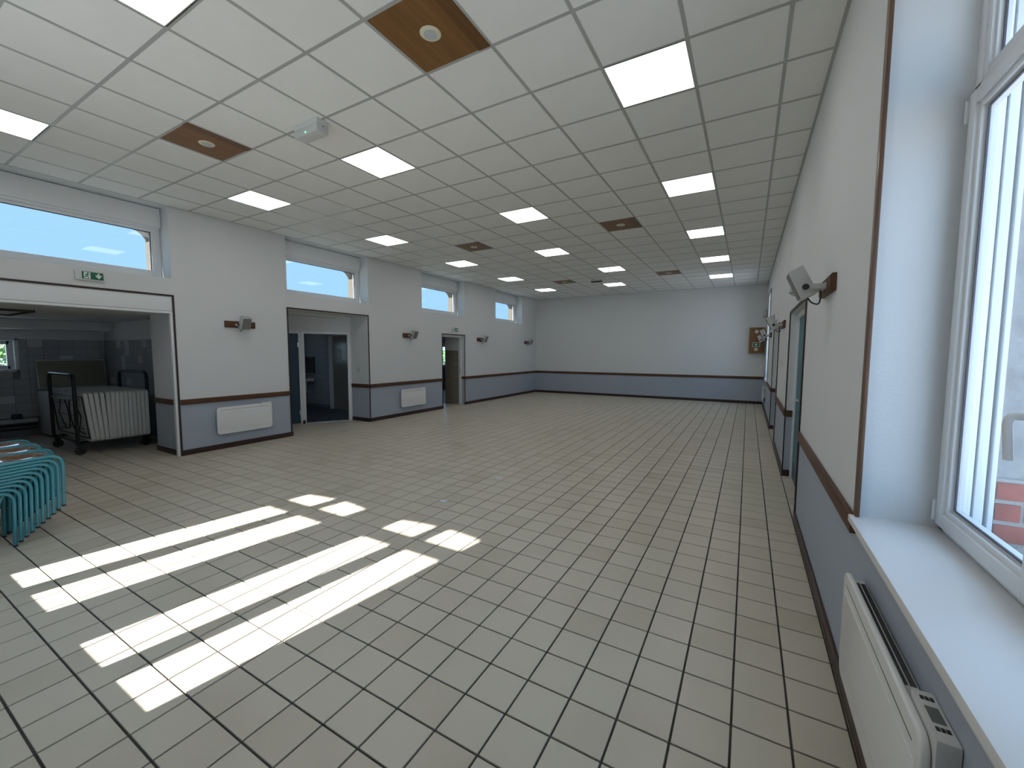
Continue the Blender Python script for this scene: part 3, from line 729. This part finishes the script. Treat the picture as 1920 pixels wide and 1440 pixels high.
wn[0] += 1
root = thing('window_%d' % wn[0], 'washroom window hidden beside the doorway', 'window', kind='structure')
g = G()
for (p, q, r, t) in ((5.2, 5.26, 1.2, 1.95), (6.04, 6.1, 1.2, 1.95), (5.2, 6.1, 1.2, 1.26), (5.2, 6.1, 1.89, 1.95)): fbox(g, kf, p, q, r, t, 0, .06)
build('window_frame', g, 'pvc', root, bevel=.004); build('pane', fbox(G(), kf, 5.25, 6.05, 1.25, 1.9, .03, .035), 'glass', root)

# ------------------------------------------------------------------ passage behind the narrow doorway
pw = struct('wall_passage', G().box(-8.30, XL-.40, OP3[1], OP3[1]+.12, 0, 2.46), 'kgrout', 'tiled side wall just inside the narrow left doorway', 'wall')
build('plaster_band', G().box(-8.30, XL-.19, OP3[1]-.008, OP3[1], 1.67, 2.12), 'plaster', pw)
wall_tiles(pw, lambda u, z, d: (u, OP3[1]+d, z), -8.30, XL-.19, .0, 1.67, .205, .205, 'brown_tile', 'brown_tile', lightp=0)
struct('wall_passage_near', G().box(-9.0, XL-.40, 8.5, 8.6, 0, 2.46), 'plaster', 'near wall of the passage behind the narrow doorway', 'wall')
struct('ceiling_passage', G().box(KX, XL-.40, 8.5, YF+.2, 2.38, 2.46), 'plaster', 'ceiling of the room behind the narrow doorway', 'ceiling')
struct('floor_passage', G().box(KX, -8.30, 8.6, YF, -.006, .003), 'wcfloor', 'floor of the room behind the narrow doorway', 'floor')
struct('wall_annex_end', G().box(-12.05, XL-.40, YF, YF+.2, 0, 2.46), 'plaster', 'end wall of the side rooms', 'wall')
dn += 1
root = thing('door_%d' % dn, 'white frame of the narrow doorway on left wall', 'door', kind='structure')
g = G(); fbox(g, fL, OP3[1]-.05, OP3[1], 0, 2.12, .10, .19); fbox(g, fL, OP3[0], OP3[0]+.05, 0, 2.12, .10, .19); fbox(g, fL, OP3[0]+.05, OP3[1]-.05, 2.06, 2.12, .10, .19)
build('door_frame', g, 'pvc', root, bevel=.004)
build('strike_plate', fbox(G(), fL, OP3[1]-.053, OP3[1]-.05, .98, 1.12, .13, .15), 'chrome', root)
wn[0] += 1
root = thing('window_%d' % wn[0], 'bright window in the room behind the narrow doorway', 'window', kind='structure')
g = G()
for (p, q, r, t) in ((14.1, 14.16, 1.0, 1.9), (14.94, 15.0, 1.0, 1.9), (14.1, 15, 1.0, 1.06), (14.1, 15, 1.84, 1.9)): fbox(g, kf, p, q, r, t, 0, .06)
build('window_frame', g, 'pvc', root, bevel=.004); build('pane', fbox(G(), kf, 14.15, 14.95, 1.05, 1.85, .03, .035), 'glass', root)

# ------------------------------------------------------------------ LED panels and wooden spot panels
def cell(c, r): return (CX0-.6*c-.3, CY0+.6*r+.3)
def make_light():
    root = thing('ceiling_light', '', 'ceiling light')
    g = G(); a, b = .2975, .283
    for x0, x1, y0, y1 in ((-a, a, -a, -b), (-a, a, b, a), (-a, -b, -b, b), (b, a, -b, b)): g.box(x0, x1, y0, y1, -.0015, .012)
    build('frame', g, 'panelframe', root)
    build('diffuser', G().box(-b, b, -b, b, .0, .008), 'panel', root)
    return root
pl = make_light(); used = False
rows = {1: ('in the row nearest the right wall', [r for c, r in LIGHTS if c == 1]), 10: ('in the row nearest the left wall', [r for c, r in LIGHTS if c == 10])}
mids = sorted([(c, r) for c, r in LIGHTS if c in (5, 6)], key=lambda t: t[1])
for c, r in LIGHTS:
    if c in rows: k = rows[c][1].index(r); where = rows[c][0]; n = len(rows[c][1])
    else: k = mids.index((c, r)); where = 'in the staggered middle row'; n = len(mids)
    word = 'nearest' if k == 0 else 'farthest' if k == n-1 else ORD[k]+' from the front'
    o = pl if not used else dup(pl, (0, 0, 0)); used = True
    x, y = cell(c, r); o.location = (x, y, HC)
    tag(o, 'lit square LED ceiling panel, %s %s' % (word, where), 'ceiling light', 'LED ceiling panels')
def make_wood():
    root = thing('wooden_ceiling_panel', '', 'ceiling panel')
    a = .2955; build('veneer_board', G().box(-a, a, -a, a, -.001, .012), 'panelwood', root)
    build('dark_strip', G().box(a-.10, a, -a, a, -.002, .0), 'panelwood2', root)
    ring = build('spot_ring', G().cyl((0, 0, -.002), (0, 0, -1), .072, .008, 32, r2=.062), 'cream', root, smooth=True)
    build('spot_lens', G().cyl((0, 0, -.008), (0, 0, -1), .045, .004, 28), 'spotglass', ring)
    return root
wp = make_wood(); used = False
for c, r in WOODS:
    o = wp if not used else dup(wp, (0, 0, 0)); used = True
    x, y = cell(c, r); o.location = (x, y, HC)
    tag(o, 'brown wooden ceiling panel with round spot, %s in the %s row' % ({-1: 'nearest', 7: 'middle', 15: 'farthest'}[r], 'right' if c == 3 else 'left'), 'ceiling panel', 'wooden spot panels')

# ------------------------------------------------------------------ ceiling fittings
root = thing('emergency_light', 'boxy emergency light with green diode hanging under the ceiling', 'emergency light', (-3.68, 2.60, HC))
build('housing', G().box(-.17, .17, -.062, .062, -.045, 0), 'clear', root, bevel=.004)
build('diffuser', G().box(-.168, .168, -.060, .060, -.115, -.045), 'ral_grey', root, bevel=.004)
build('diode', G().dome((.0, -.0615, -.095), (0, -1, -.2), .006, .006, .006, (1, 0, 0)), 'led_green', root)
build('test_button', G().cyl((.1705, .0, -.06), (1, 0, 0), .005, .003, 10), 'dark', root)
root = thing('ceiling_exit_luminaire', 'slim dark-bottomed luminaire on the ceiling near the far end', 'emergency light', (-3.99, 12.05, HC))
build('housing', G().box(-.17, .17, -.05, .05, -.035, 0), 'clear', root, bevel=.005); build('lens', G().box(-.16, .16, -.055, .04, -.06, -.035), 'dark', root, bevel=.004)
root = thing('smoke_detector', 'tiny round detector on the ceiling by the far wall', 'detector', (-3.3, 14.6, HC))
build('base', G().cyl((0, 0, 0), (0, 0, -1), .055, .015, 20), 'pvc', root); build('dome', G().dome((0, 0, -.015), (0, 0, -1), .04, .04, .03, (1, 0, 0)), 'ral_grey', root, smooth=True)

# ------------------------------------------------------------------ wall-mounted things (local x: out of the wall, y: along)
def make_speaker():
    root = thing('wall_speaker', '', 'speaker')
    g = G().ext([(0, -.055), (.024, -.055), (.034, -.042), (.034, .042), (.024, .055), (0, .055)], -.24, .24, lambda p, q, d: (p, d, q)); build('board', g, 'rail', root, bevel=.003)
    fr = [(.247, .101), (.164, .145), (.073, -.043), (.163, -.089)]
    g = G().ext(fr, -.07, .08, lambda p, q, d: (p, d, q)); bx = build('cabinet', g, 'spk', root, bevel=.006)
    A, Dd = Vector((.247, 0, .101)), Vector((.163, 0, -.089)); n = (Dd-A).cross(Vector((0, 1, 0))).normalized()
    if n.x < 0: n = -n
    g = G(); e = (Dd-A).normalized(); q0, q1 = A+e*.012, Dd-e*.012
    vs = [q0+Vector((0, -.06, 0)), q1+Vector((0, -.06, 0)), q1+Vector((0, .07, 0)), q0+Vector((0, .07, 0))]
    g.add(vs+[v+n*.006 for v in vs], [(3,2,1,0),(4,5,6,7),(0,1,5,4),(1,2,6,5),(2,3,7,6),(3,0,4,7)]); build('grille', g, 'grille', bx)
    # bracket arms either side and knobs
    for s in (-1, 1):
        y = -.082 if s < 0 else .092
        build('bracket_arm', G().box(.03, .165, y-.005, y+.005, -.022, .012), 'spk', root, bevel=.002)
        k = build('knob', G().cyl((.145, y, -.006), (0, s, 0), .02, .016, 18), 'dark', root, bevel=.003)
    build('bracket_plate', G().box(.034, .042, -.09, .10, -.026, .016), 'spk', root)
    g = G().tube(rounded([(.12, -.02, -.066), (.10, -.02, -.10), (.055, -.02, -.12), (.045, -.02, -.06), (.05, -.02, -.02)], .03, 6), .0045, 8); build('cable', g, 'dark', root, smooth=True)
    return root
sp = make_speaker()
SPK = [((XR, 3.50, 2.062), PI, 'nearest grey wall speaker on right wall, high above the rail'),
       ((XR, 7.50, 2.045), PI, 'second grey speaker on right wall, between the recessed doors'),
       ((XR, 11.5, 2.04), PI, 'third grey speaker on right wall, beyond the second door'),
       ((XR, 14.65, 2.02), PI, 'farthest grey speaker on right wall, beside the wooden box'),
       ((XL, 3.86, 2.07), 0, 'grey speaker on left wall above the wide heater'),
       ((XL, 7.93, 2.035), 0, 'grey speaker on left wall above the second heater'),
       ((XL, 11.2, 2.025), 0, 'grey speaker on left wall just past the narrow doorway'),
       ((XL, 14.42, 2.0), 0, 'grey speaker on left wall next to the far corner')]
for i, (l, rz, lab) in enumerate(SPK):
    o = sp if i == 0 else dup(sp, l)
    o.location = l; o.rotation_euler = (0, 0, rz); tag(o, lab, 'speaker', 'wall speakers')
def make_heater():
    root = thing('wall_heater', '', 'heater')
    W, Hh = .90, .45
    g = G().ext(rrect(W, Hh, .05, 6), .047, .068, lambda p, q, d: (d, p, q+Hh/2)); fp = build('front_panel', g, 'ral_white', root, bevel=.009, seg=3)
    build('raised_field', G().ext(rrect(W-.05, Hh-.16, .015, 3), .066, .0705, lambda p, q, d: (d, p, q+Hh/2-.005)), 'ral_white', fp, bevel=.002)
    build('slot', G().box(.0668, .0686, -W/2+.055, W/2-.055, Hh-.0515, Hh-.0485), 'slot', fp)
    build('body', G().box(.006, .046, -W/2+.03, W/2-.19, .03, Hh-.028), 'ral_grey', root, bevel=.003)
    g = G(); n = 86
    for i in range(n):
        y = -W/2+.06+i*(W-.30)/n
        g.box(.010, .0245, y, y+.0042, Hh-.0285, Hh-.0268); g.box(.0285, .043, y, y+.0042, Hh-.0285, Hh-.0268)
    build('grille', g, 'slot', root)
    cb = build('control_box', G().box(.001, .046, W/2-.165, W/2+.012, .15, Hh+.018), 'ral_grey', root, bevel=.005)
    build('display', G().box(.010, .036, W/2-.105, W/2-.050, Hh+.0175, Hh+.0192), 'screen', cb)
    for y in (W/2-.135, W/2-.03):
        for x in (.009, .0185, .028): build('button', G().box(x, x+.008, y-.007, y+.007, Hh+.0175, Hh+.0195), 'dark', cb, bevel=.001)
    rp = build('rating_plate', G().box(.008, .040, W/2+.0115, W/2+.0128, .335, .405), 'ral_grey2', cb)
    g = G().box(.034, .036, W/2+.0128, W/2+.0132, .388, .398).box(.030, .034, W/2+.0128, W/2+.0132, .396, .398).box(.030, .034, W/2+.0128, W/2+.0132, .388, .390)
    g.box(.026, .028, W/2+.0128, W/2+.0132, .388, .398)
    for z in (.388, .392, .396): g.box(.022, .026, W/2+.0128, W/2+.0132, z, z+.002)
    g.cyl((.014, W/2+.0128, .392), (0, 1, 0), .004, .0004, 14).box(.012, .022, W/2+.0128, W/2+.0132, .352, .366)
    build('printed_marks', g, 'dark', rp)
    return root
ht = make_heater()
HT = [((XR, 1.72, .255), PI, 'white wall heater under the large near window'), ((XL, 3.862, .25), 0, 'wide white wall heater on left wall before the toilet recess'),
      ((XL, 8.0, .225), 0, 'white wall heater on left wall before the narrow doorway'), ((XR, 13.9, .22), PI, 'small-looking heater at the far end of right wall')]
for i, (l, rz, lab) in enumerate(HT):
    o = ht if i == 0 else dup(ht, l)
    o.location = l; o.rotation_euler = (0, 0, rz); tag(o, lab, 'heater', 'electric wall heaters')
def seg(g, p, q, w, d0, d1):
    p, q = Vector(p), Vector(q); t = (q-p).normalized(); n = Vector((-t.y, t.x))*w/2; p = p-t*w*.3; q = q+t*w*.3
    g.ext([(p-n).to_tuple(), (q-n).to_tuple(), (q+n).to_tuple(), (p+n).to_tuple()], d0, d1, lambda a, b, d: (d, a, b))
def make_exit():
    root = thing('exit_sign', '', 'exit sign')
    build('housing', G().ext(rrect(.29, .125, .012, 3), 0, .034, lambda p, q, d: (d, p-.02, q)), 'clear', root, bevel=.003)
    f = build('green_face', G().box(.034, .037, -.103, .103, -.048, .048), 'green', root)
    build('white_edge', G().box(.034, .040, -.105, .105, -.055, -.048), 'signwhite', root)
    build('door_symbol', G().box(.037, .0376, -.086, -.022, -.040, .042), 'signwhite', f)
    g = G(); cx, cy = -.046, .030
    g.ext([(cx+.0085*math.cos(2*PI*i/14), cy+.0085*math.sin(2*PI*i/14)) for i in range(14)], .0376, .0384, lambda a, b, d: (d, a, b))
    for p, q, w in (((-.050, .016), (-.060, -.004), .013), ((-.050, .016), (-.034, .008), .006), ((-.034, .008), (-.027, .013), .005), ((-.052, .016), (-.070, .014), .006), ((-.070, .014), (-.076, .004), .005),
                    ((-.060, -.006), (-.046, -.014), .008), ((-.046, -.014), (-.044, -.032), .007), ((-.061, -.006), (-.070, -.018), .008), ((-.070, -.018), (-.085, -.019), .007)):
        seg(g, p, q, w, .0376, .0384)
    build('running_figure', g, 'green', f)
    build('arrow', G().ext([(.046, .038), (.066, .038), (.066, .006), (.080, .018), (.088, .006), (.056, -.036), (.024, .006), (.032, .018), (.046, .006)], .037, .0378, lambda a, b, d: (d, a, b)), 'signwhite', f)
    return root
ex = make_exit(); ex.location = (XL, 2.058, 2.598); tag(ex, 'green exit sign with running figure and arrow above the storeroom opening', 'exit sign', 'exit signs')
o = dup(ex, (XL, 9.82, 2.272), (0, 0, 0), 'small green exit sign above the narrow left doorway')
def make_lamp():
    root = thing('emergency_lamp', '', 'wall lamp')
    build('base_plate', G().ext(rrect(.24, .13, .05, 5), 0, .035, lambda p, q, d: (d, p, q)), 'pvc', root, bevel=.008)
    build('clear_cover', G().dome((.035, 0, 0), (1, 0, 0), .11, .058, .06, (0, 1, 0), 24, 6), 'clearcover', root, smooth=True)
    build('lamp_tube', G().box(.05, .1, -.05, .05, -.022, -.008), 'signwhite', root, bevel=.004)
    return root
lm = make_lamp(); lm.location = (XR, 5.5, 2.29); lm.rotation_euler = (0, 0, PI); tag(lm, 'oval emergency lamp above the nearer recessed door', 'wall lamp', 'oval door lamps')
dup(lm, (XR, 9.6, 2.30), (0, 0, PI), 'oval emergency lamp above the farther recessed door')
root = thing('round_switch', 'round white switch on right wall between the recessed doors', 'switch', (XR, 7.45, 1.50))
build('plate', G().cyl((0, 0, 0), (-1, 0, 0), .055, .016, 24), 'pvc', root, bevel=.004); build('button', G().cyl((-.016, 0, 0), (-1, 0, 0), .022, .006, 18), 'ral_grey', root)
# wooden box at the far right corner
root = thing('wooden_wall_box', 'orange-brown wooden box with green sign in the far right corner', 'cabinet', (.205, YF, 1.61))
build('box', G().box(-.20, .20, -.16, 0, 0, .80), 'panelwood', root, bevel=.006)
for z, r in ((.67, .055), (.12, .05)):
    d = build('round_vent', G().cyl((.0, -.16, z), (0, -1, 0), r, .014, 24), 'ral_white', root, bevel=.003); build('vent_centre', G().cyl((0, -.174, z), (0, -1, 0), r*.6, .004, 20), 'ral_grey', d)
sgn = build('sign_plate', G().box(-.10, .10, -.166, -.16, .20, .335), 'ral_white', root); build('green_panel', G().box(-.085, .085, -.169, -.166, .212, .322), 'green', sgn); build('white_mark', G().box(-.03, .025, -.171, -.169, .235, .30), 'signwhite', sgn)
root = thing('socket_box', 'small white socket box under the wooden box on far wall', 'socket', (.40, YF, 1.19))
build('plate', G().box(-.04, .04, -.04, 0, -.06, .06), 'pvc', root, bevel=.006); build('lead', G().tube([(.0, -.015, .06), (.0, -.015, .42)], .006, 8), 'ral_grey', root)
root = thing('alarm_sounder', 'grey upright sounder high in the far right corner', 'alarm', (.40, YF, 2.85))
build('body', G().box(-.045, .045, -.09, 0, -.12, .12), 'ral_grey', root, bevel=.012); build('vent', G().box(-.03, .03, -.093, -.09, -.115, -.10), 'slot', root)

# ------------------------------------------------------------------ stacked turquoise chairs
def make_chair():
    root = thing('stacking_chair', '', 'chair')
    w = .175
    for s in (-1, 1):
        g = G(); g.tube(rounded([(s*w, 0, .008), (s*w, .016, .463), (s*w, -.368, .444), (s*w, -.352, .60), (s*w*.97, -.42, .82)], (.10, .05, .06), 8), .0128, 12); sd = build('side_tube', g, 'teal_tube', root, smooth=True)
        build('rubber_tip', G().cyl((s*w, 0, 0), (0, 0, 1), .0138, .014, 12), 'dark', sd)
        g = G(); g.tube(rounded([(s*(w-.027), -.14, .440), (s*(w-.027), -.24, .436), (s*(w-.027), -.40, .008)], .05, 6), .0115, 10); lg = build('rear_leg', g, 'teal_tube', root, smooth=True)
        build('rubber_tip', G().cyl((s*(w-.027), -.40, 0), (0, 0, 1), .0128, .014, 12), 'dark', lg)
    g = G(); nx, ny = 8, 10
    def zf(i, j):
        x = i/nx*2-1; t = j/ny
        return .452+.004*x*x - .012*math.exp(-((t-.42)/.25)**2)*(1-x*x) - (.018*max(0, (t-.82)/.18)**2)
    top = [((i/nx*2-1)*.166, -.345+j/ny*.325, zf(i, j)) for j in range(ny+1) for i in range(nx+1)]
    bot = [(x, y, z-.008) for x, y, z in top]; k = len(top); fs = []
    for j in range(ny):
        for i in range(nx):
            a = j*(nx+1)+i; fs += [(a, a+1, a+nx+2, a+nx+1), (k+a+nx+1, k+a+nx+2, k+a+1, k+a)]
    bd = [i for i in range(nx+1)] + [j*(nx+1)+nx for j in range(1, ny+1)] + [ny*(nx+1)+i for i in range(nx-1, -1, -1)] + [j*(nx+1) for j in range(ny-1, 0, -1)]
    for a, b in zip(bd, bd[1:]+bd[:1]): fs.append((a, k+a, k+b, b))
    g.add(top+bot, fs); build('seat', g, 'ply', root, smooth=True)
    g = G(); pts = []
    for z in (.63, .81):
        for i in range(9):
            x = -.172+.344*i/8; pts.append((x, -.345-.075*max(0, (z-.60)/.22)-.02*(1-(x/.172)**2)-.004, z))
    pts += [(x, y-.009, z) for x, y, z in pts[:18]]
    fs = []
    for i in range(8): fs += [(i, i+1, i+10, i+9), (18+i+9, 18+i+10, 18+i+1, 18+i), (i, 18+i, 18+i+1, i+1), (9+i, 10+i, 28+i, 27+i)]
    fs += [(0, 9, 27, 18), (8, 26, 35, 17)]
    g.add(pts, fs); build('backrest', g, 'ply', root, smooth=True)
    return root
ch = make_chair(); used = False
for st, (x, y, nm) in enumerate(((-5.38, .836, 'stack nearest the camera'), (-5.80, .87, 'middle stack'), (-6.22, .88, 'stack nearest the storeroom'))):
    for k in range(10):
        o = ch if not used else dup(ch, (0, 0, 0)); used = True
        o.location = (x, y+k*.0325, k*.0276)
        n = 9-k
        pos = 'top' if n == 0 else 'bottom' if n == 9 else ORD[n]+' from top'
        tag(o, 'turquoise tubular chair with wooden seat, %s of the %s' % (pos, nm), 'chair', 'stacked turquoise chairs')

# ------------------------------------------------------------------ scraps on the floor
def scrap(x, y, r, label, seed):
    rnd = random.Random(seed); g = G(); n = 9
    ring = [(r*(.6+.6*rnd.random())*math.cos(2*PI*i/n), r*(.5+.4*rnd.random())*math.sin(2*PI*i/n), .003+.012*rnd.random()) for i in range(n)]
    vs = [(0, 0, .014)]+ring+[(0, 0, .001)]+[(a, b, .0012) for a, b, c in ring]
    fs = [(0, 1+i, 1+(i+1) % n) for i in range(n)]+[(n+1, n+2+(i+1) % n, n+2+i) for i in range(n)]+[(1+i, n+2+i, n+2+(i+1) % n, 1+(i+1) % n) for i in range(n)]
    g.add(vs, fs); o = build('plastic_scrap', g, 'scrap'); o.location = (x, y, 0); tag(o, label, 'scrap', 'scraps on the floor')
scrap(-2.80, 3.43, .055, 'nearer shiny scrap of film on the floor beyond the sun patches', 1)
scrap(-2.72, 4.42, .045, 'farther shiny scrap of film on the open floor', 2)

# ------------------------------------------------------------------ outside
struct('ground', G().box(-60, 60, -60, 60, -.6, -.26), 'ground', 'unseen ground around the building, made pale to bounce sunlight indoors', 'ground')
def hedge(x, y0, y1, h, n, label, seed):
    rnd = random.Random(seed); g = G()
    for i in range(n):
        c = Vector((x+rnd.gauss(0, .35), rnd.uniform(y0, y1), -.25+h*rnd.random()**.8))
        a = Vector((rnd.gauss(0, 1), rnd.gauss(0, 1), rnd.gauss(0, 1))).normalized(); b = a.orthogonal().normalized(); s = rnd.uniform(.05, .11)
        g.add([c-a*s, c+b*s*.45, c+a*s, c-b*s*.45], [(0, 1, 2, 3)])
    tag(build('hedge', g, 'leaf'), label, 'hedge', kind='stuff')
hedge(-16.5, -.5, 5.0, 2.1, 5200, 'green hedge outside the storeroom window', 3)
hedge(-16.5, 15.5, 21.5, 2.0, 4200, 'green hedge outside the far side room', 4)
